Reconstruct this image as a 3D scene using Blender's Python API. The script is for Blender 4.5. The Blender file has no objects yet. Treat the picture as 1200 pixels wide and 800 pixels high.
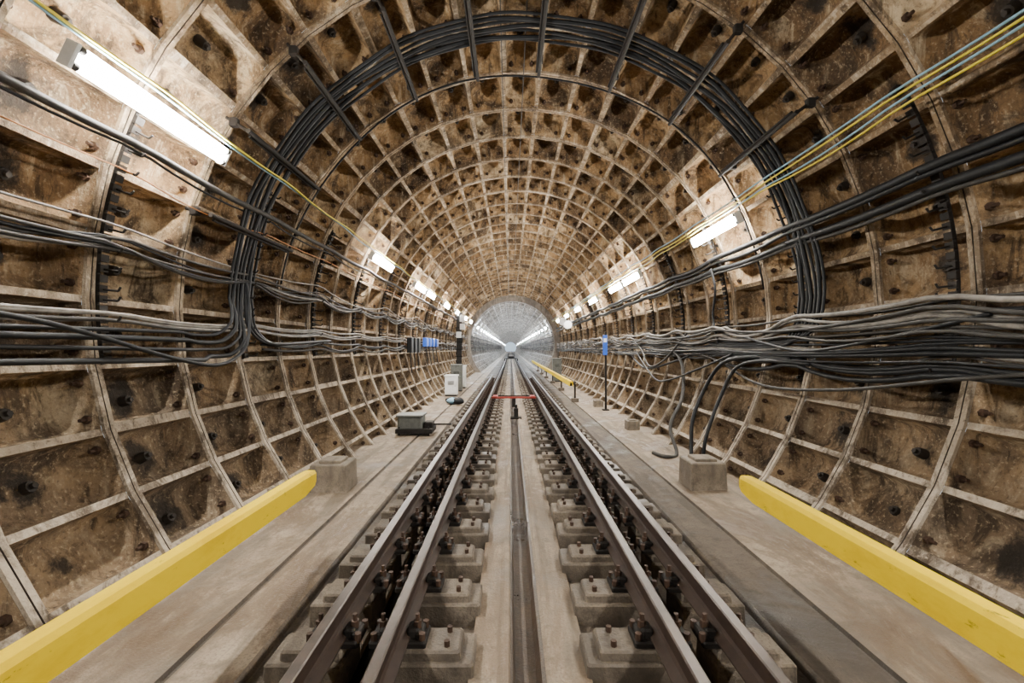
import bpy, math, random
from mathutils import Vector, Matrix
random.seed(7)
S=bpy.context.scene
CAMZ=1.95
CX,CZ,R=0.20,2.40,3.80      # large-bore lining: axis and radius
SX,SZ,SR=0.16,2.34,3.42     # slightly tighter lining further on
TC=0.12                     # track centre
PITCH=1.05
Y0=-9.75
rad=math.radians
NB=44
YB=3.90-13*PITCH
YEND=YB+NB*PITCH
GEND=27.0
DA=360/42; AST=189+DA*4; NC=31

# ---------------------------------------------------------------- materials
def newmat(name):
    m=bpy.data.materials.new(name); m.use_nodes=True
    nt=m.node_tree; nt.nodes.clear()
    o=nt.nodes.new('ShaderNodeOutputMaterial'); b=nt.nodes.new('ShaderNodeBsdfPrincipled')
    nt.links.new(b.outputs[0],o.inputs[0]); return m,nt,b
def noise(nt,vec,scale,detail=6,rough=.6,dist=0):
    n=nt.nodes.new('ShaderNodeTexNoise'); n.inputs['Scale'].default_value=scale
    n.inputs['Detail'].default_value=detail; n.inputs['Roughness'].default_value=rough
    n.inputs['Distortion'].default_value=dist
    nt.links.new(vec,n.inputs['Vector']); return n.outputs[0]
def ramp(nt,fac,stops):
    r=nt.nodes.new('ShaderNodeValToRGB'); e=r.color_ramp.elements
    while len(e)<len(stops): e.new(0.5)
    for i,(p,c) in enumerate(stops):
        e[i].position=p; e[i].color=(c[0],c[1],c[2],1) if not isinstance(c,(int,float)) else (c,c,c,1)
    nt.links.new(fac,r.inputs[0]); return r.outputs[0]
def mix(nt,fac,a,b,mode='MIX'):
    n=nt.nodes.new('ShaderNodeMix'); n.data_type='RGBA'; n.blend_type=mode
    for s,v in ((0,fac),(6,a),(7,b)):
        if isinstance(v,(int,float)): n.inputs[s].default_value=v
        elif isinstance(v,tuple): n.inputs[s].default_value=(v[0],v[1],v[2],1)
        else: nt.links.new(v,n.inputs[s])
    return n.outputs[2]
def math_(nt,op,a,b=0.0):
    n=nt.nodes.new('ShaderNodeMath'); n.operation=op
    for i,v in enumerate((a,b)):
        if isinstance(v,(int,float)): n.inputs[i].default_value=v
        else: nt.links.new(v,n.inputs[i])
    return n.outputs[0]
def bump(nt,b,h,st,dist=.02):
    n=nt.nodes.new('ShaderNodeBump'); n.inputs['Strength'].default_value=st; n.inputs['Distance'].default_value=dist
    nt.links.new(h,n.inputs['Height']); nt.links.new(n.outputs[0],b.inputs['Normal'])
def coords(nt,scale=(1,1,1)):
    tc=nt.nodes.new('ShaderNodeTexCoord'); mp=nt.nodes.new('ShaderNodeMapping')
    mp.inputs['Scale'].default_value=scale; nt.links.new(tc.outputs['Object'],mp.inputs[0]); return mp.outputs[0]

def lining_mat(name,top,mid,dark,pale,palefac,lowgrey,lowf=.55,stain=True):
    m,nt,b=newmat(name)
    v=coords(nt); vs=coords(nt,(2.4,2.4,.45))
    n1=noise(nt,v,.7,8,.65,.3); n2=noise(nt,v,4.5,9,.72,.2); n3=noise(nt,vs,2.6,7,.7,.6); n4=noise(nt,v,30,4,.65); n5=noise(nt,v,1.5,9,.75,.8)
    at=nt.nodes.new('ShaderNodeAttribute'); at.attribute_name='cellrand'
    f=math_(nt,'ADD',math_(nt,'MULTIPLY',n1,.85),math_(nt,'MULTIPLY',at.outputs['Fac'],.24))
    c=ramp(nt,f,[(.36,dark),(.48,mid),(.60,top),(.78,pale)])
    c=mix(nt,ramp(nt,n2,[(.44,.0),(.60,.75)]),c,tuple(x*.55 for x in mid))
    c=mix(nt,ramp(nt,n3,[(.32,palefac),(.46,0)]),c,pale)
    tc=nt.nodes.new('ShaderNodeTexCoord'); sp=nt.nodes.new('ShaderNodeSeparateXYZ'); nt.links.new(tc.outputs['Object'],sp.inputs[0])
    z=nt.nodes.new('ShaderNodeMapRange'); z.inputs['From Min'].default_value=3.6; z.inputs['From Max'].default_value=.9
    nt.links.new(sp.outputs['Z'],z.inputs['Value'])
    c=mix(nt,math_(nt,'MULTIPLY',z.outputs[0],lowf),c,lowgrey,'MIX')
    c=mix(nt,ramp(nt,n5,[(.49,0),(.60,.8)]),c,tuple(x*.6 for x in dark))
    c=mix(nt,ramp(nt,n3,[(.53,0),(.63,.8)]),c,tuple(x*.45 for x in dark))
    c=mix(nt,ramp(nt,n4,[(.56,0),(.70,.5)]),c,pale)
    c=mix(nt,ramp(nt,n4,[(.30,.6),(.42,0)]),c,tuple(x*.5 for x in dark))
    if stain:  # seep stains round the grout plugs
        fy=math_(nt,'SUBTRACT',math_(nt,'FRACT',math_(nt,'ADD',math_(nt,'DIVIDE',math_(nt,'SUBTRACT',sp.outputs['Y'],YB),PITCH),100)),.5)
        ang=math_(nt,'ARCTAN2',math_(nt,'SUBTRACT',sp.outputs['Z'],CZ),math_(nt,'SUBTRACT',sp.outputs['X'],CX))
        fa=math_(nt,'SUBTRACT',math_(nt,'FRACT',math_(nt,'ADD',math_(nt,'DIVIDE',math_(nt,'SUBTRACT',rad(AST),ang),rad(DA)),100)),.5)
        d=math_(nt,'SQRT',math_(nt,'ADD',math_(nt,'POWER',math_(nt,'MULTIPLY',math_(nt,'ABSOLUTE',fy),1.05),2),math_(nt,'POWER',math_(nt,'MULTIPLY',math_(nt,'ABSOLUTE',fa),.55),2)))
        d=math_(nt,'ADD',d,math_(nt,'MULTIPLY',math_(nt,'SUBTRACT',n2,.5),.6))
        d=math_(nt,'ADD',d,math_(nt,'MULTIPLY',math_(nt,'SUBTRACT',at.outputs['Fac'],.5),.2))
        c=mix(nt,ramp(nt,d,[(.04,.92),(.13,.0)]),c,(.012,.009,.007))
    nt.links.new(c,b.inputs['Base Color']); b.inputs['Roughness'].default_value=.85
    b.inputs['Specular IOR Level'].default_value=.3
    bump(nt,b,math_(nt,'ADD',n2,math_(nt,'MULTIPLY',n4,.5)),.9,.03)
    return m
M_pocket=lining_mat('lining_rust',(.37,.235,.112),(.215,.130,.062),(.060,.038,.022),(.53,.43,.29),.7,(.145,.114,.082))
M_rib=lining_mat('lining_flange',(.32,.230,.138),(.235,.162,.093),(.095,.064,.040),(.57,.485,.37),.85,(.41,.355,.285),.75,False)
M_sp=lining_mat('far_lining_hazed',(.33,.27,.21),(.22,.185,.15),(.08,.07,.06),(.45,.42,.38),.6,(.2,.18,.16),.4,False)  # paler, greyer than the near lining: distance haze put into the colour
M_sr=lining_mat('far_flange_hazed',(.50,.45,.40),(.40,.36,.32),(.2,.18,.16),(.66,.63,.59),.7,(.4,.38,.36),.4,False)  # flange colour lifted the same way, standing in for haze
def concrete(name,a,b_,dark,rough=.85,st=.5,mud=None):
    m,nt,b=newmat(name); v=coords(nt)
    n1=noise(nt,v,1.1,9,.68,.4); n2=noise(nt,v,7,8,.7); n3=noise(nt,v,60,3,.6); n4=noise(nt,coords(nt,(3,.35,1)),1.6,6,.6,.5); n5=noise(nt,coords(nt,(1.5,.5,1)),.9,9,.75,.6)
    c=ramp(nt,n1,[(.33,dark),(.48,b_),(.62,a)])
    c=mix(nt,ramp(nt,n2,[(.5,0),(.66,.7)]),c,dark)
    c=mix(nt,ramp(nt,n4,[(.48,0),(.60,.75)]),c,tuple(x*.5 for x in b_))
    c=mix(nt,ramp(nt,n3,[(.35,.5),(.5,0)]),c,tuple(x*.5 for x in b_))
    if mud: c=mix(nt,ramp(nt,n5,[(.48,0),(.56,.85)]),c,mud)
    nt.links.new(c,b.inputs['Base Color'])
    r=ramp(nt,n1,[(.36,rough*.45),(.5,rough)])
    if mud: r=mix(nt,ramp(nt,n5,[(.53,0),(.6,1)]),r,(.32,.32,.32))
    nt.links.new(r,b.inputs['Roughness'])
    bump(nt,b,math_(nt,'ADD',n2,math_(nt,'MULTIPLY',n3,.6)),st,.02); return m
M_floor=concrete('floor_concrete',(.36,.29,.21),(.255,.20,.142),(.11,.080,.052),mud=(.12,.078,.043))
M_bed=concrete('trackbed_dirty',(.13,.10,.072),(.085,.065,.047),(.028,.022,.016))
M_pit=concrete('black_pit',(.016,.014,.012),(.011,.01,.008),(.005,.005,.004),.5)  # near-black trough between each pair of rails
M_drain=concrete('wet_drain',(.075,.046,.024),(.048,.030,.016),(.017,.011,.007),.5,.3)
M_slab=concrete('centre_slab',(.35,.285,.21),(.24,.188,.134),(.10,.073,.048),mud=(.16,.11,.068))
M_block=concrete('support_block',(.21,.173,.133),(.125,.100,.075),(.042,.033,.025))
M_wallc=concrete('portal_concrete',(.30,.26,.22),(.22,.19,.16),(.10,.08,.07))
def plain(name,col,rough=.5,metal=0,var=.4,scale=12,spec=.5):
    m,nt,b=newmat(name); v=coords(nt); n=noise(nt,v,scale,6,.65)
    c=ramp(nt,n,[(.35,tuple(x*(1-var) for x in col)),(.65,col)])
    nt.links.new(c,b.inputs['Base Color']); b.inputs['Roughness'].default_value=rough; b.inputs['Metallic'].default_value=metal
    b.inputs['Specular IOR Level'].default_value=spec
    return m
M_seam=plain('flange_seam',(.05,.037,.028),.85)
M_rail=plain('rail_side',(.038,.023,.016),.65,0,.4,12,.25)
M_head=plain('rail_head',(.075,.056,.045),.40,.5,.5,5)
M_iron=plain('dark_iron',(.018,.015,.013),.7,0,.4,12,.2)
M_rustb=plain('bolt_rust',(.055,.031,.020),.65,.0,.4,12,.25)
M_plug=plain('lining_plug',(.022,.017,.013),.65,.0,.4,12,.3)
M_black=plain('cable_black',(.009,.010,.012),.55,0,.3,12,.25)
M_grey=plain('cable_grey',(.25,.23,.205),.7,0,.65,5)
M_dgrey=plain('cable_dark_grey',(.045,.042,.039),.65,0,.5,6,.3)
M_yw=plain('wire_yellow',(.70,.58,.03),.5,0,.2)
M_bw=plain('wire_pale_blue',(.22,.40,.54),.5,0,.2)
M_white=plain('enamel_white',(.68,.69,.68),.45,0,.12)
M_green=plain('grey_paint',(.115,.122,.112),.5,0,.4)
M_blue=plain('blue_paint',(.015,.08,.45),.4,0,.2)
M_red=plain('red_paint',(.30,.025,.015),.5,0,.4)
M_wood=plain('sleeve_orange',(.5,.2,.06),.5)
M_yel,nt,b=newmat('yellow_paint'); v=coords(nt,(1,.4,1))
c=ramp(nt,noise(nt,v,4,8,.7),[(.3,(.66,.43,.0)),(.5,(.78,.55,.0))])
c=mix(nt,ramp(nt,noise(nt,v,14,8,.75),[(.62,0),(.70,.85)]),c,(.12,.08,.03))
nt.links.new(c,b.inputs['Base Color']); b.inputs['Roughness'].default_value=.6; b.inputs['Specular IOR Level'].default_value=.08
def emis(name,col,st):
    m,nt,b=newmat(name); b.inputs['Base Color'].default_value=(.9,.9,.9,1)
    b.inputs['Emission Color'].default_value=(*col,1); b.inputs['Emission Strength'].default_value=st; return m
M_tube=emis('fluorescent_tube',(1,.95,.86),450)
M_tubef=emis('fluorescent_tube_far',(.80,.90,1),600)

# ---------------------------------------------------------------- mesh builder
class MB:
    def __init__(s): s.v=[];s.f=[];s.m=[];s.sm=[];s.a=[]
    def add(s,vs,fs,mat=0,smooth=False,attr=.5):
        o=len(s.v); s.v.extend(vs)
        for f in fs: s.f.append([i+o for i in f]); s.m.append(mat); s.sm.append(smooth); s.a.append(attr)
    def quad(s,p,mat=0,smooth=False,attr=.5): s.add(p,[range(len(p))],mat,smooth,attr)
    def box(s,c,d,mat=0,ch=0,M=None,taper=1):
        x,y,z=(k/2 for k in d); vs=[]
        if ch<=0:
            for sz in(-1,1):
                t=taper if sz>0 else 1
                for sx,sy in((-1,-1),(1,-1),(1,1),(-1,1)): vs.append(Vector((sx*x*t,sy*y*t,sz*z)))
            fs=[(3,2,1,0),(4,5,6,7)]+[(i,(i+1)%4,4+(i+1)%4,4+i) for i in range(4)]
        else:
            lev=[(-z,1,0),(z-ch,taper,0),(z,taper,ch)]
            for zz,t,ins in lev:
                X=x*t-ins;Y=y*t-ins;q=ch
                for px,py in((-X+q,-Y),(X-q,-Y),(X,-Y+q),(X,Y-q),(X-q,Y),(-X+q,Y),(-X,Y-q),(-X,-Y+q)): vs.append(Vector((px,py,zz)))
            fs=[tuple(range(7,-1,-1)),tuple(range(16,24))]
            for l in(0,8):
                fs+=[(l+i,l+(i+1)%8,l+8+(i+1)%8,l+8+i) for i in range(8)]
        if M: vs=[M@p for p in vs]
        s.add([tuple(p+Vector(c)) for p in vs],fs,mat)
    def cyl(s,p0,p1,r,n=8,mat=0,r1=None,smooth=True,caps=True):
        p0=Vector(p0);p1=Vector(p1);d=(p1-p0).normalized(); u=d.orthogonal().normalized(); w=d.cross(u)
        r1=r if r1 is None else r1; vs=[]
        for p,rr in((p0,r),(p1,r1)):
            for i in range(n):
                a=2*math.pi*i/n; vs.append(tuple(p+(u*math.cos(a)+w*math.sin(a))*rr))
        s.add(vs,[(i,(i+1)%n,n+(i+1)%n,n+i) for i in range(n)],mat,smooth)
        if caps: s.add(vs,[tuple(range(n-1,-1,-1)),tuple(range(n,2*n))],mat,False)
    def tube(s,pts,r,n=6,mat=0):
        pts=[Vector(p) for p in pts]; vs=[]; u=None
        for i,p in enumerate(pts):
            d=(pts[min(i+1,len(pts)-1)]-pts[max(i-1,0)]).normalized()
            if u is None: u=d.orthogonal().normalized()
            u=(u-d*u.dot(d)).normalized(); w=d.cross(u)
            for k in range(n):
                a=2*math.pi*k/n; vs.append(tuple(p+(u*math.cos(a)+w*math.sin(a))*r))
        fs=[(i*n+k,i*n+(k+1)%n,(i+1)*n+(k+1)%n,(i+1)*n+k) for i in range(len(pts)-1) for k in range(n)]
        L=(len(pts)-1)*n
        fs+=[tuple(range(n-1,-1,-1)),tuple(range(L,L+n))]
        s.add(vs,fs,mat,True)
    def obj(s,name,mats,parent=None,attr=False):
        me=bpy.data.meshes.new(name); me.from_pydata(s.v,[],s.f)
        for m in mats: me.materials.append(m)
        me.polygons.foreach_set('material_index',s.m); me.polygons.foreach_set('use_smooth',s.sm)
        if attr:
            at=me.attributes.new('cellrand','FLOAT','FACE'); at.data.foreach_set('value',s.a)
        me.update()
        o=bpy.data.objects.new(name,me); S.collection.objects.link(o)
        if parent: o.parent=parent
        return o
def W(el,y,r=3.72):   # point on big bore, el = polar angle in degrees (0=right,90=top,180=left)
    a=rad(el); return (CX+r*math.cos(a),y,CZ+r*math.sin(a))

# ---------------------------------------------------------------- linings
def lining(name,cx,cz,R,pitch,y0,n,a_start,da,ncell,depth,mats,detail,step=.03,w=.05):
    mb=MB(); P=lambda a,y,r:(cx+r*math.cos(a),y,cz+r*math.sin(a))
    hw=.030/R
    for i in range(n):
        ya=y0+i*pitch; yb=ya+pitch
        det=detail and ya<24
        for j in range(ncell):
            a0=rad(a_start-da*j); a1=rad(a_start-da*(j+1)); rr=random.random()
            rf=.25+.6*random.random()
            if det:
                for (p,q) in((ya-w,ya-.006),(ya+.006,ya+w)):
                    mb.quad([P(a0,p,R),P(a0,q,R),P(a1,q,R),P(a1,p,R)],1,False,rf)
                g=R+.014
                mb.quad([P(a0,ya-.006,g),P(a0,ya+.006,g),P(a1,ya+.006,g),P(a1,ya-.006,g)],2,False,rr)
                for q in(ya-.006,ya+.006): mb.quad([P(a0,q,R),P(a1,q,R),P(a1,q,g),P(a0,q,g)],2,False,rr)
            else:
                mb.quad([P(a0,ya-w,R),P(a0,ya+w,R),P(a1,ya+w,R),P(a1,ya-w,R)],1,False,rf)
            p=ya+w;q=yb-w
            rs=R+step
            mb.quad([P(a0,p,R),P(a1,p,R),P(a1,p,rs),P(a0,p,rs)],1,False,rf)
            mb.quad([P(a0,q,R),P(a1,q,R),P(a1,q,rs),P(a0,q,rs)],1,False,rf)
            s_=-1 if a1<a0 else 1
            thick=1.9 if (j%6==(i%2)*3) else 1.0
            b0=a0+s_*hw*thick; b1=a1-s_*hw
            mb.quad([P(a0,p,rs),P(b0,p,rs),P(b0,q,rs),P(a0,q,rs)],1,False,rf)
            mb.quad([P(b1,p,rs),P(a1,p,rs),P(a1,q,rs),P(b1,q,rs)],1,False,rf)
            dd=depth*random.uniform(.88,1.08)
            lev=[(step,0,.0006),(depth*.5,.010,.03),(dd*.86,.03,.06),(dd,.08,.08)] if det else [(step,0,.0006),(dd,.03,.03)]
            rows=[]
            for (dr,ins,ch) in lev:
                ai=b0+s_*ins/R; aj=b1-s_*ins/R; yi=p+ins*.8; yj=q-ins*.8; c=ch/R
                pts=[(ai+s_*c,yi),(aj-s_*c,yi),(aj,yi+ch),(aj,yj-ch),(aj-s_*c,yj),(ai+s_*c,yj),(ai,yj-ch),(ai,yi+ch)]
                rows.append([P(a,y,R+dr) for a,y in pts])
            vs=[v for r_ in rows for v in r_]
            fs=[(k,(k+1)%8,8+(k+1)%8,8+k) for k in range(8)]
            mb.add(vs,fs,0,det,rr)
            fs=[]
            for l in range(1,len(rows)-1):
                fs+=[(l*8+k,l*8+(k+1)%8,(l+1)*8+(k+1)%8,(l+1)*8+k) for k in range(8)]
            fs.append(tuple(range((len(rows)-1)*8,len(rows)*8)))
            mb.add(vs,fs,0,det,rr)
    return mb.obj(name,mats,attr=True)
lining('wall_tunnel_lining',CX,CZ,R,PITCH,YB,NB,AST,DA,NC,.32,[M_pocket,M_rib,M_seam],True)
lining('wall_far_tunnel_lining',SX,SZ,SR,1.0,YEND,240,225,360/40,30,.25,[M_sp,M_sr],False,.03,.05)
# portal step between bores
mb=MB(); n=64
for i in range(n):
    a=2*math.pi*i/n; c=2*math.pi*(i+1)/n
    f=lambda t,cx,cz,r,y:(cx+r*math.cos(t),y,cz+r*math.sin(t))
    if max(math.sin(a),math.sin(c))<-.85: continue
    mb.quad([f(a,SX,SZ,SR-.04,YEND),f(c,SX,SZ,SR-.04,YEND),f(c,CX,CZ,R+.3,YEND),f(a,CX,CZ,R+.3,YEND)])
    mb.quad([f(a,SX,SZ,SR-.04,YEND),f(c,SX,SZ,SR-.04,YEND),f(c,SX,SZ,SR-.04,YEND+.3),f(a,SX,SZ,SR-.04,YEND+.3)])
mb.obj('wall_portal',[M_wallc])
# plugs and bolts
mb=MB()
for i in range(NB):
    ya=YB+i*PITCH; ym=ya+PITCH/2
    for j in range(NC):
        am=AST-DA*(j+.5)
        if ym>24: continue
        if random.random()<.9:
            jj=random.uniform(-.5,.5); h=random.uniform(.05,.11); rb=R+.32
            mb.cyl(W(am+jj,ym,rb),W(am+jj,ym,rb-h),.055,8,0,r1=.045)
            mb.cyl(W(am+jj,ym,rb-h),W(am+jj,ym,rb-.03-h),.024,6,0)
        if ya<15:
            for o in(-1,1):
                for (y_,s_) in((ya+.05,1),(ya+PITCH-.05,-1)):
                    if random.random()<.85:
                        p=W(am+o*2.3,y_,R+.11)
                        mb.cyl(p,(p[0],p[1]+s_*.035,p[2]),.036,6,1,smooth=False)
                        mb.cyl(p,(p[0],p[1]+s_*.085,p[2]),.017,5,1)
mb.obj('lining_plugs_and_bolts',[M_plug,M_rustb])

# ---------------------------------------------------------------- floor
prof=[(-3.5,.05,0),(-2.9,.02,0),(-2.08,0,0),(-2.07,-.03,2),(-2.03,-.03,2),(-2.02,.0,0),(-1.62,-.005,1),(-1.58,-.05,1),(-.97,-.06,1),(-.96,-.25,3),(-.78,-.25,3),(-.77,-.05,1),
 (-.255,-.04,1),(-.245,.03,4),(-.08,.04,4),(-.045,.055,4),(-.01,.055,4),(.0,.04,4),(.015,.03,5),(.03,-.06,5),(.16,-.06,5),(.185,.03,5),(.21,.04,4),(.235,.055,4),(.27,.055,4),(.30,.04,4),(.475,.03,4),(.485,-.04,1),
 (1.01,-.05,1),(1.02,-.25,3),(1.20,-.25,3),(1.21,-.06,1),(1.80,-.05,1),(1.84,-.005,1),(2.26,0,0),(2.27,-.03,2),(2.31,-.03,2),(2.32,0,0),(2.95,.02,0),(3.7,.05,0)]
mb=MB(); ys=[Y0-1+k*1.5 for k in range(0,32)]+[60,120,280]
for i in range(len(prof)-1):
    a,b2=prof[i],prof[i+1]
    for k in range(len(ys)-1):
        mt=b2[2] if b2[2] in(2,3,5) else a[2]
        mb.quad([(a[0],ys[k],a[1]),(b2[0],ys[k],b2[1]),(b2[0],ys[k+1],b2[1]),(a[0],ys[k+1],a[1])],mt)
mb.obj('floor',[M_floor,M_bed,M_bed,M_pit,M_slab,M_drain])

# ---------------------------------------------------------------- rails
def rail(name,x,y0,y1):
    half=[(.070,.20),(.070,.212),(.02,.235),(.009,.255),(.009,.325),(.032,.343),(.034,.372),(.026,.38)]
    pr=[(x+a,z) for a,z in half]+[(x-a,z) for a,z in reversed(half)]
    mb=MB(); n=len(pr)
    vs=[(a,y0,z) for a,z in pr]+[(a,y1,z) for a,z in pr]
    for i in range(n):
        j=(i+1)%n; top=i in(6,7,8)
        mb.add([vs[i],vs[j],vs[n+j],vs[n+i]],[(0,1,2,3)],1 if top else 0)
    mb.add(vs,[tuple(range(n)),tuple(range(2*n-1,n-1,-1))],0)
    return mb.obj(name,[M_rail,M_head])
rail('running_rail',TC-.795,Y0,270); rail('running_rail',TC+.795,Y0,270)
rail('guard_rail',TC-1.18,Y0,GEND); rail('guard_rail',TC+1.18,Y0,GEND)
mb=MB(); fb=MB()
y=2.80-.62*20
while y<75:
    for sgn in(-1,1):
        jx=random.uniform(-.02,.02); g=y<GEND
        xs=[(.645+jx,.61,.32)]
        if g: xs.append((1.335+jx,.47,.32))
        for (cc,ww,ly) in xs:
            mb.box((TC+sgn*cc,y,.025),(ww,ly,.17),0,.012,taper=.985)
            mb.box((TC+sgn*(cc+.03*(1 if cc<1 else -1)),y,.135),(ww-.10,ly-.07,.06),0,.012,taper=.975)
        for rx in ((.795,1.18) if g else (.795,)):
            X=TC+sgn*rx
            fb.box((X,y,.1825),(.34 if rx<1 else .30,.19,.035),0,.008)
            if y<26:
              for s2 in(-1,1):
                fb.box((X+s2*.085,y,.225),(.07,.11,.05),0,.01)
                fb.box((X+s2*.125,y,.212),(.05,.13,.05),0,.01)
                fb.cyl((X+s2*.105,y,.20),(X+s2*.105,y,.28),.026,6,1,smooth=False)
                fb.cyl((X+s2*.105,y,.27),(X+s2*.105,y,.32),.014,6,1)
                for q in(-.065,.065):
                    fb.cyl((X+s2*.145,y+q,.19),(X+s2*.145,y+q,.24),.02,6,1,smooth=False)
              if rx<1:
                for q in(-.07,.07): fb.cyl((TC+sgn*.50,y+q,.16),(TC+sgn*.50,y+q,.20),.018,6,1,smooth=False)
    y+=.62
mb.obj('rail_support_blocks',[M_block]); fb.obj('rail_fastenings',[M_iron,M_rustb])
mb=MB()
mb.box((TC,15.2,.31),(1.5,.10,.05),0,.008); mb.box((TC,15.75,.30),(1.5,.06,.05),1,.008)
for s_ in(-1,1):
    mb.box((TC+s_*.62,15.3,.33),(.16,.45,.07),0,.01); mb.cyl((TC+s_*.45,15.2,.34),(TC+s_*.45,15.2,.40),.03,8,1)
mb.box((TC,15.2,.14),(.12,.12,.29),1,.01)
mb.obj('switch_tie_bar',[M_red,M_iron])
mb=MB()
mb.box((.16,12.4,.20),(.12,.16,.26),0,.015); mb.cyl((.16,12.4,.32),(.16,12.4,.42),.035,8,0); mb.box((.16,12.4,.065),(.3,.25,.05),0,.01)
mb.obj('track_detector_post',[M_iron])

# ---------------------------------------------------------------- yellow contact rail covers
def contact(name,x,y0,y1,side):
    mb=MB(); z=.73; hw=.06
    sect=[(-hw,-.095),(-hw,.055),(-.04,.082),(.04,.082),(hw,.055),(hw,-.095),(hw-.014,-.095),(hw-.014,.045),(-hw+.014,.045),(-hw+.014,-.095)]
    ns=[(y0,1,0)]
    yy=y0+1
    while yy<y1-.45: ns.append((yy,1,0)); yy+=1
    ns+=[(y1-.25,1,0),(y1-.05,.95,.03),(y1,.8,.06)]
    vs=[]
    for (yv,t,up) in ns:
        for a,h in sect: vs.append((x+a*t,yv,z+(h-up*.2 if h>0 else h+up*1.2)))
    n=len(sect); fs=[(i*n+k,i*n+(k+1)%n,(i+1)*n+(k+1)%n,(i+1)*n+k) for i in range(len(ns)-1) for k in range(n)]
    L=(len(ns)-1)*n; fs+=[tuple(range(n-1,-1,-1)),tuple(range(L,L+n))]
    fs.append((L+0,L+5,L+4,L+1))
    mb.add(vs,fs,0)
    mb.box((x,(y0+y1)/2-.2,z-.045),(.07,y1-y0-.5,.085),1)
    yy=y0+.8
    while yy<y1-2.2:
        bx=x+side*.24
        mb.box((bx,yy,.07),(.26,.22,.14),2,.015)
        mb.box((bx,yy,.38),(.06,.09,.55),1,.008)
        mb.box((x+side*.14,yy,.70),(.24,.08,.05),1,.008)
        yy+=4.4
    return mb.obj(name,[M_yel,M_iron,M_block])
contact('contact_rail_cover',-1.88,-8.6,4.30,-1)
contact('contact_rail_cover',2.12,-8.6,4.12,1)
contact('contact_rail_cover',2.12,15.8,44,1)

# ---------------------------------------------------------------- lamps
def lamp_mesh(name,tubemat,L=1.62,n8=8):
    mb=MB()
    pr=[(-.055,-.03),(-.055,.03),(-.018,.06),(-.012,.06),(-.022,.022),(-.022,-.022),(-.012,-.06),(-.018,-.06)]
    n=len(pr); vs=[(a,-L/2,b_) for a,b_ in pr]+[(a,L/2,b_) for a,b_ in pr]
    mb.add(vs,[(i,(i+1)%n,n+(i+1)%n,n+i) for i in range(n)],0)
    for s_ in(-1,1):
        mb.box((-.005,s_*(L/2+.012),0),(.10,.03,.18),0,.006)
        mb.cyl((-.05,s_*L*.32,0),(-.20,s_*L*.32,0),.012,6,2)
        mb.box((-.10,s_*L*.32,0),(.02,.05,.10),2)
        for t in(-.06,.06):
            mb.cyl((.026,s_*(L/2-.0),t),(.026,s_*(L/2-.04),t),.028,8,1)
    for t in(-.06,.06): mb.cyl((.026,-L/2+.04,t),(.026,L/2-.04,t),.026,n8,3,caps=False)
    return mb.obj(name,[M_white,M_dgrey,M_iron,tubemat])
near=lamp_mesh('fluorescent_lamp',M_tube,1.66,6); far=lamp_mesh('fluorescent_lamp',M_tubef,1.5,4)
def place(src,cx,cz,r,el,y,first):
    o=src if first else bpy.data.objects.new('fluorescent_lamp',src.data)
    if not first: S.collection.objects.link(o)
    a=rad(el); o.location=(cx+r*math.cos(a),y,cz+r*math.sin(a)); o.rotation_euler=(0,-(a+math.pi),0); return o
f1=True
for yc in(-6.5,-1.9,3.96,10.75,15.2,17.2,21.5,25.8,30.5,34.5):
    place(near,CX,CZ,3.58,180-26.0,yc,f1); f1=False
for yc in(-4.5,1.2,7.70,12.9,14.8,18.8,23.0,27.5,32.5):
    place(near,CX,CZ,3.58,25.2,yc,False)
f1=True; yy=YEND+2
while yy<265:
    place(far,SX,SZ,3.22,155,yy,f1); f1=False
    place(far,SX,SZ,3.22,25,yy+.8,False); yy+=4.5 if yy<90 else 8

# ---------------------------------------------------------------- cables
def lcable(mb,el,y0,y1,r,rd,mat,sag=.05,wander=.6,side=1,hook=2.1):
    pts=[]; y=y0; ph=random.uniform(0,6.28); ph2=random.uniform(0,6.28); sg=[sag*random.uniform(.3,1.6) for _ in range(40)]
    while y<=y1:
        u=(y-3.9)/hook; t=u%1.0
        e=el+wander*(math.sin(y*.33+ph)+.5*math.sin(y*.7+ph2))-math.degrees(sg[int(u//1)+10]*4*t*(1-t)/3.7)
        rr=r+.015*math.sin(y*.7+ph2)
        pts.append(W(e if side>0 else 180-e,y,rr)); y+=.3
    mb.tube(pts,rd,6,mat)
CM=[M_black,M_dgrey,M_grey,M_yw,M_bw,M_wood]
CE=YEND-.05
mb=MB()
lcable(mb,21.0,Y0,CE,3.60,.034,1,.03,.1,-1); lcable(mb,20.2,Y0,CE,3.62,.012,0,.05,.2,-1)
lcable(mb,28.9,Y0,CE,3.55,.011,3,.03,.15,-1); lcable(mb,28.3,Y0,CE,3.57,.010,4,.03,.15,-1); lcable(mb,17.5,Y0,CE,3.60,.007,5,.05,.3,-1)
for e,m in((10.4,2),(8.8,0)): lcable(mb,e,Y0,CE,3.62,.011,m,.14,.5,-1,4.2)
for e,m in((7.9,1),(7.5,1),(7.1,0),(6.8,2),(6.4,1)): lcable(mb,e,Y0,CE,3.60,.016,m,.12,.3,-1)
for e,m in((-2.0,2),(-2.5,2),(-2.9,1),(-3.3,2)): lcable(mb,e,Y0,CE,3.60,.018,m,.05,.2,-1)
for e,m in((-5.2,0),(-6.3,0),(-6.9,1)): lcable(mb,e,6.2,CE,3.60,.020,m,.10,.4,-1)
mb.obj('cable_run',CM)
mb=MB()
for e,m,q in((18.3,0,.042),(17.4,0,.026),(15.2,0,.045),(14.3,1,.022)): lcable(mb,e,Y0,CE,3.60,q,m,.04,.12,1)
for e,m in((29.8,4),(29.1,3),(28.2,4),(27.7,3)): lcable(mb,e,Y0,CE,3.56,.011,m,.03,.3,1)
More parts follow.
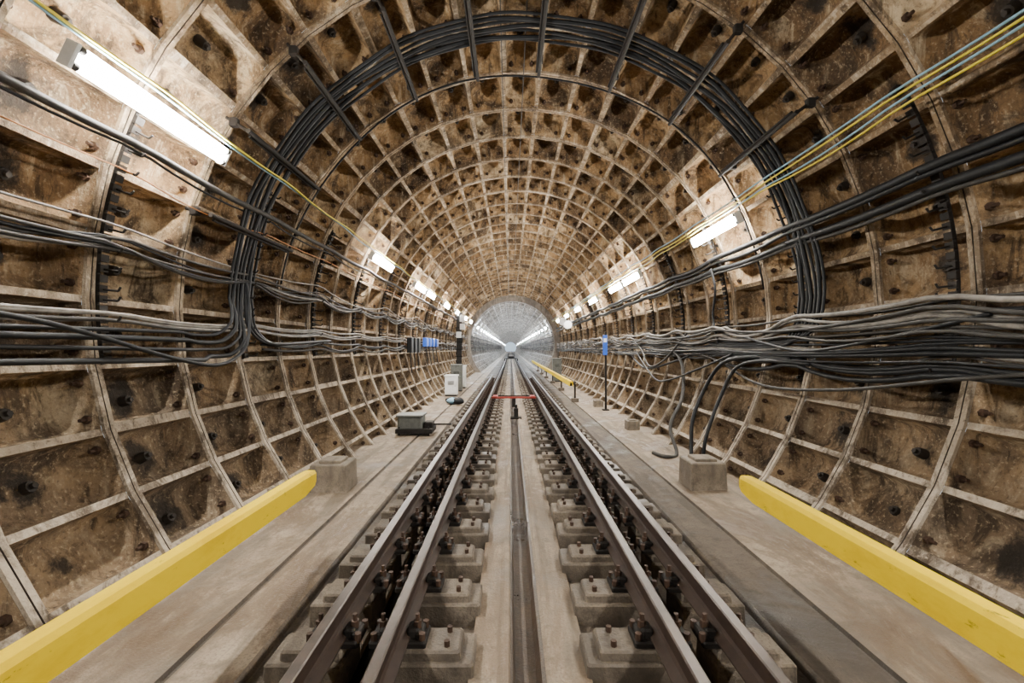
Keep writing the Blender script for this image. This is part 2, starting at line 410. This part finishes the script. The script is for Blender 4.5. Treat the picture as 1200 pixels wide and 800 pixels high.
for k in range(20):
    e=-.3-k*.50; m=random.choice([2,2,1,1,0,1,0]) if k<16 else 0
    lcable(mb,e,Y0,CE,random.uniform(3.46,3.64),random.choice([.013,.016,.02,.026]),m,random.choice([.05,.08,.16]),.45,1,random.choice([2.1,2.1,4.2]))
lcable(mb,-10.6,Y0,8,3.55,.030,0,.10,.4,1)
lcable(mb,-9.8,Y0,8,3.58,.028,0,.12,.4,1)
mb.obj('cable_run',CM)
def spl(pts,n=10):
    out=[];P=[Vector(p) for p in pts]; P=[P[0]]+P+[P[-1]]
    for i in range(1,len(P)-2):
        for k in range(n):
            t=k/n;a,b_,c,d=P[i-1],P[i],P[i+1],P[i+2]
            out.append(.5*((2*b_)+(c-a)*t+(2*a-5*b_+4*c-d)*t*t+(3*b_-a-3*c+d)*t**3))
    out.append(P[-2]); return out
mb=MB()
mb.tube(spl([W(-9,11.2,3.55),W(-9,10.1,3.5),W(-14,9.5,3.5),W(-24,9.0,3.5),W(-34,8.7,3.45),(3.0,8.2,.06),(2.75,8.0,.05),(2.6,8.3,.05)]),.034,8,1)
mb.tube(spl([W(-9.6,6.0,3.55),W(-9.6,7.0,3.5),W(-12,7.7,3.45),W(-20,8.0,3.42),W(-30,7.9,3.42),(3.05,7.7,.1),(2.85,7.6,.05)]),.032,8,0)
mb.tube(spl([W(-10.4,5.6,3.55),W(-10.4,6.6,3.5),W(-13,7.2,3.45),W(-22,7.3,3.4),W(-33,7.1,3.4),(3.0,7.1,.06)]),.028,8,0)
mb.tube(spl([W(-8,9,3.58),W(-12,10,3.5),W(-16,12,3.5),W(-10,14,3.55)]),.024,8,0)
mb.tube(spl([W(16,8.2,3.55),W(10,8.1,3.5),W(2,8.3,3.5),W(-6,8.1,3.52)]),.02,8,0)
mb.tube(spl([W(-8,2,3.55),W(-11,3.5,3.52),W(-15,5,3.5),W(-16,6.5,3.5),W(-11,8,3.52),W(-8,9.5,3.55)]),.018,8,1)
mb.tube(spl([W(-3,3.5,3.5),W(-6,4.5,3.46),W(-8,5.6,3.46),W(-6,6.6,3.46),W(-3,7.6,3.5)]),.018,8,0)
mb.tube(spl([W(-2,9.5,3.5),W(-12,10.6,3.46),W(-15,11.6,3.46),W(-8,12.6,3.46),W(-4,13.6,3.5)]),.022,8,1)
mb.tube(spl([W(-9,7.5,3.5),W(-14,8.6,3.46),W(-19,9.8,3.44),W(-20,10.8,3.46),W(-14,12.2,3.46),W(-9,13.2,3.5)]),.02,8,0)
mb.tube(spl([W(182.5,2.2,3.5),W(184.5,3.2,3.46),W(189,4.3,3.44),W(190.5,5.0,3.44),W(187,5.6,3.48),W(180,5.75,3.5),W(174,5.7,3.52)]),.02,8,0)
mb.obj('hanging_cable',CM)
mb=MB()
for k in range(7):
    yk=5.50+.078*k; pts=[]; ph=random.uniform(0,6)
    if k<4:
        e0=185.3+ k*1.25
        for t in range(0,16): pts.append(W(e0+ -1.2*math.cos(t*.4+k*.8)*.6, Y0+ (yk-.9-Y0)*t/15,3.55-.02*k))
        pts+= [tuple(q) for q in spl([W(e0-.3,yk-.75,3.54),W(e0-.6,yk-.35,3.54),W(e0-3,yk-.05,3.55),W(e0-6,yk,3.57)],6)]
        st=e0-8
    else:
        pts+= [tuple(q) for q in spl([W(185,yk+2.5,3.56),W(186,yk+1.2,3.56),W(186,yk+.4,3.56),W(183,yk+.05,3.57),W(179,yk,3.58)],6)]; st=177
    a=st
    while a>4:
        pts.append(W(a,yk+.02*math.sin(a*.12+ph),3.60+.012*math.sin(a*.3+ph))); a-=2.5
    pts+= [tuple(q) for q in spl([W(3,yk,3.60),W(-2,yk+.05,3.57),W(-5-.4*k,yk+.35,3.55),W(-6-.5*k,yk+1.2,3.55),W(-6-.5*k,yk+3,3.55)],6)]
    mb.tube(pts,.025 if k%2 else .018,6,0)
pts=[];a=172
while a>5: pts.append(W(a,6.85+.05*math.sin(a*.1),3.66)); a-=2.5
mb.tube(pts,.014,6,0)
mb.obj('cable_arch',CM)
mb=MB()
for sgn in(-1,1):
    for k,e in enumerate((16,10,6,3,0,-3,-6,-9)):
        a=rad(e) if sgn>0 else rad(180-e)
        pts=[(SX+3.30*math.cos(a),y,SZ+3.30*math.sin(a)+.03*math.sin(y*1.7+k)) for y in [YEND-.1+j*2.5 for j in range(50)]]
        mb.tube(pts,.028,5,k%3)
mb.obj('cable_run',CM)
mb=MB()
def strip(y,e0,e1,side):
    e=e0; st=1.35
    while e<e1:
        f=lambda q:q if side>0 else 180-q
        a,b_=W(f(e),y,3.71),W(f(e+st*.72),y,3.71)
        c,d=W(f(e),y,3.685),W(f(e+st*.72),y,3.685)
        vs=[(p[0],y-.04,p[2]) for p in(a,b_,d,c)]+[(p[0],y+.04,p[2]) for p in(a,b_,d,c)]
        mb.add(vs,[(0,1,2,3),(7,6,5,4),(0,4,5,1),(1,5,6,2),(2,6,7,3),(3,7,4,0)],0)
        p=W(f(e-.1),y,3.74);q=W(f(e+st+.1),y,3.74); mb.cyl(p,q,.016,5,0)
        p=W(f(e+.4),y,3.69); q=W(f(e+.2),y,3.56); q2=W(f(e+.75),y,3.54)
        if int(e/st)%2==0:
            mb.cyl(p,q,.010,5,0); mb.cyl(q,q2,.010,5,0)
        e+=st
for k in range(-6,15):
    y=3.9+2.1*k
    strip(y if k!=1 else 5.95,-9,26,-1); strip(y+.1 if k!=1 else 6.0,-11,27,1)
mb.obj('cable_bracket',[M_iron])
mb=MB()
for el in(164,148,132.6,116.2,101,86.5,69.3,53,35.9):
    mb.cyl(W(el,4.85,3.53),W(el,6.65,3.53),.026,6,0)
    mb.cyl(W(el+.6,4.95,3.56),W(el+.6,6.6,3.56),.016,6,0)
    for yy in(4.90,5.45,6.06,6.60):
        mb.cyl(W(el,yy,3.52),W(el,yy,3.84 if yy in(4.90,6.60) else 3.64),.018,6,0)
    for yy in(4.9,6.6): mb.box(W(el,yy,3.74),(.09,.07,.09),0,.01)
mb.obj('cable_hanger_bars',[M_iron])
mb=MB()
for el,q in((95,.007),(90,.007)): mb.tube([W(el,y,3.66) for y in range(-9,34,2)],q,5,1)
mb.obj('overhead_wire',CM)

# ---------------------------------------------------------------- equipment
mb=MB(); mb.box((0,0,.19),(.50,.48,.38),0,.015,taper=.96); mb.box((0,0,.40),(.30,.3,.04),0,.01)
M_foot=concrete('footing_concrete',(.27,.225,.17),(.19,.155,.115),(.085,.066,.047))
o=mb.obj('concrete_footing',[M_foot]); o.location=(-2.46,6.35,0)
o=bpy.data.objects.new('concrete_footing',o.data); S.collection.objects.link(o); o.location=(2.72,6.45,0)
for yv in(10.9,15.1):
    o=bpy.data.objects.new('concrete_footing',o.data); S.collection.objects.link(o); o.location=(2.92,yv,0); o.scale=(.6,.6,.6)
mb=MB(); mb.box((0,0,.11),(.82,.62,.10),1,.015); mb.box((-.1,0,.29),(.56,.5,.26),0,.03,taper=.95); mb.box((-.1,0,.44),(.6,.54,.04),0,.012)
mb.box((.3,0,.22),(.2,.3,.14),1,.02)
for sx in(-.33,.33):
    for sy in(-.24,.24): mb.cyl((sx,sy,0),(sx,sy,.20),.02,6,1)
mb.cyl((.4,0,.22),(.8,0,.22),.02,6,1)
o=mb.obj('point_machine',[M_green,M_iron]); o.location=(-2.15,10.4,0)
mb=MB()
random.seed(3)
for k in range(5):
    cx_=random.uniform(-.2,.2);cy_=random.uniform(-.3,.3);r_=random.uniform(.14,.2)
    vs=[];fs=[];nu,nv=10,6
    for a in range(nv+1):
        t=math.pi*a/nv
        for b_ in range(nu):
            p=2*math.pi*b_/nu; q=r_*(1+.12*math.sin(3*p+k)+.08*math.cos(2*t*2+k))
            vs.append((cx_+q*1.2*math.sin(t)*math.cos(p),cy_+q*math.sin(t)*math.sin(p),max(0,.13+q*.62*math.cos(t))))
    for a in range(nv):
        for b_ in range(nu): fs.append((a*nu+b_,a*nu+(b_+1)%nu,(a+1)*nu+(b_+1)%nu,(a+1)*nu+b_))
    mb.add(vs,fs,0 if k else 1,True)
o=mb.obj('tool_bags',[M_black,M_bw]); o.location=(-1.92,15.8,0)
def cabinet(name,loc,d,mats):
    mb=MB(); x,y,z=d
    mb.box((0,0,z/2+.06),(x,y,z),0,.015); mb.box((0,0,z+.08),(x+.05,y+.05,.05),0,.01)
    mb.box((0,0,.04),(x*.95,y*.95,.08),1)
    mb.box((0,-y/2-.008,z/2+.06),(x*.86,.016,z*.88),0); mb.cyl((x*.34,-y/2-.01,z*.55),(x*.34,-y/2-.05,z*.55),.015,6,1)
    for k in range(4): mb.box((0,-y/2-.02,z*.8-k*.04),(x*.5,.01,.015),1)
    o=mb.obj(name,mats); o.location=loc; return o
cabinet('relay_cabinet',(-2.40,18.6,0.02),(.50,.4,.75),[M_white,M_iron])
cabinet('relay_cabinet',(-2.42,20.6,0.02),(.5,.4,1.1),[M_green,M_iron])
cabinet('relay_cabinet',(-2.42,22.2,0.02),(.5,.4,1.0),[M_white,M_iron])
cabinet('relay_cabinet',(2.72,26.6,0.02),(.5,.6,1.25),[M_green,M_iron])
mb=MB()
for yy in(17.6,18.3,19.1,20.0):
    p=W(183.5,yy,3.48); mb.box(p,(.14,.40,.34),0,.01); mb.box((p[0]+.08,yy,p[2]),(.02,.34,.28),1,.004)
    mb.cyl((p[0],yy,p[2]-.17),(p[0]+.1,yy,p[2]-.9),.018,6,2)
mb.obj('junction_boxes',[M_blue,M_blue,M_black])
mb=MB()
for yy in(14.8,15.4,16.0):
    p=W(184,yy,3.46); mb.box((p[0],yy,p[2]-.1),(.16,.3,.5),0,.02); mb.cyl((p[0],yy,p[2]-.35),(p[0]+.05,yy,p[2]-1.0),.02,6,0)
mb.obj('cable_splice_boxes',[M_black])
mb=MB()
mb.cyl((2.98,14.2,0),(2.98,14.2,2.45),.035,8,0); mb.box((2.95,14.16,2.05),(.14,.03,.62),1,.004); mb.box((2.95,14.14,2.2),(.09,.02,.12),2); mb.box((2.98,14.2,.03),(.2,.2,.06),0,.01)
mb.obj('marker_post',[M_iron,M_blue,M_white])
mb=MB()
for k in range(6):
    x=-2.72-.05*k; mb.tube([(x,25.3,.35+z*.3) for z in range(0,13)],.025,6,0)
for k in range(9): mb.box((-2.85,25.24,.7+k*.4),(.4,.05,.04),1)
for k,(x,z) in enumerate(((-2.65,3.6),(-2.65,3.15),(-2.85,2.7))): mb.box((x,25.18,z),(.26,.16,.32),2,.01)
mb.obj('cable_riser',[M_black,M_iron,M_white])
mb=MB()
for (x,y,z) in((2.95,25.6,3.45),(3.05,24.2,3.2)):
    mb.cyl((x,y,z),(x,y-.10,z),.22,16,0); mb.cyl((x,y-.1,z),(x,y-.12,z),.19,16,1); mb.cyl((x,y,z),(x+.3,y,z+.05),.025,6,2)
mb.obj('wall_signal_disc',[M_white,M_white,M_iron])
# low rail trolley standing on the running rails in the distance
mb=MB()
mb.box((TC,58,.66),(1.5,1.6,.08),0,.02)
for sx in(-.795,.795):
    for sy in(-.55,.55): mb.cyl((TC+sx-.05,58+sy,.53),(TC+sx+.05,58+sy,.53),.15,12,0)
mb.box((TC,58.2,.82),(.7,.7,.24),0,.03)
for sx in(-.4,.4): mb.cyl((TC+sx,57.3,.68),(TC+sx,57.3,1.25),.025,6,0)
mb.cyl((TC-.4,57.3,1.25),(TC+.4,57.3,1.25),.025,6,0)
mb.obj('track_trolley',[M_iron])

# ---------------------------------------------------------------- world & camera
w=bpy.data.worlds.new('World'); S.world=w; w.use_nodes=True
w.node_tree.nodes['Background'].inputs[0].default_value=(.70,.86,1,1); w.node_tree.nodes['Background'].inputs[1].default_value=1.1
cd=bpy.data.cameras.new('camera'); cd.lens=16; cd.sensor_width=36; cd.clip_start=.05; cd.clip_end=600
cd.shift_x=.0017; cd.shift_y=.0067
co=bpy.data.objects.new('camera',cd); S.collection.objects.link(co); co.location=(0,0,CAMZ); co.rotation_euler=(math.pi/2,0,0)
S.camera=co
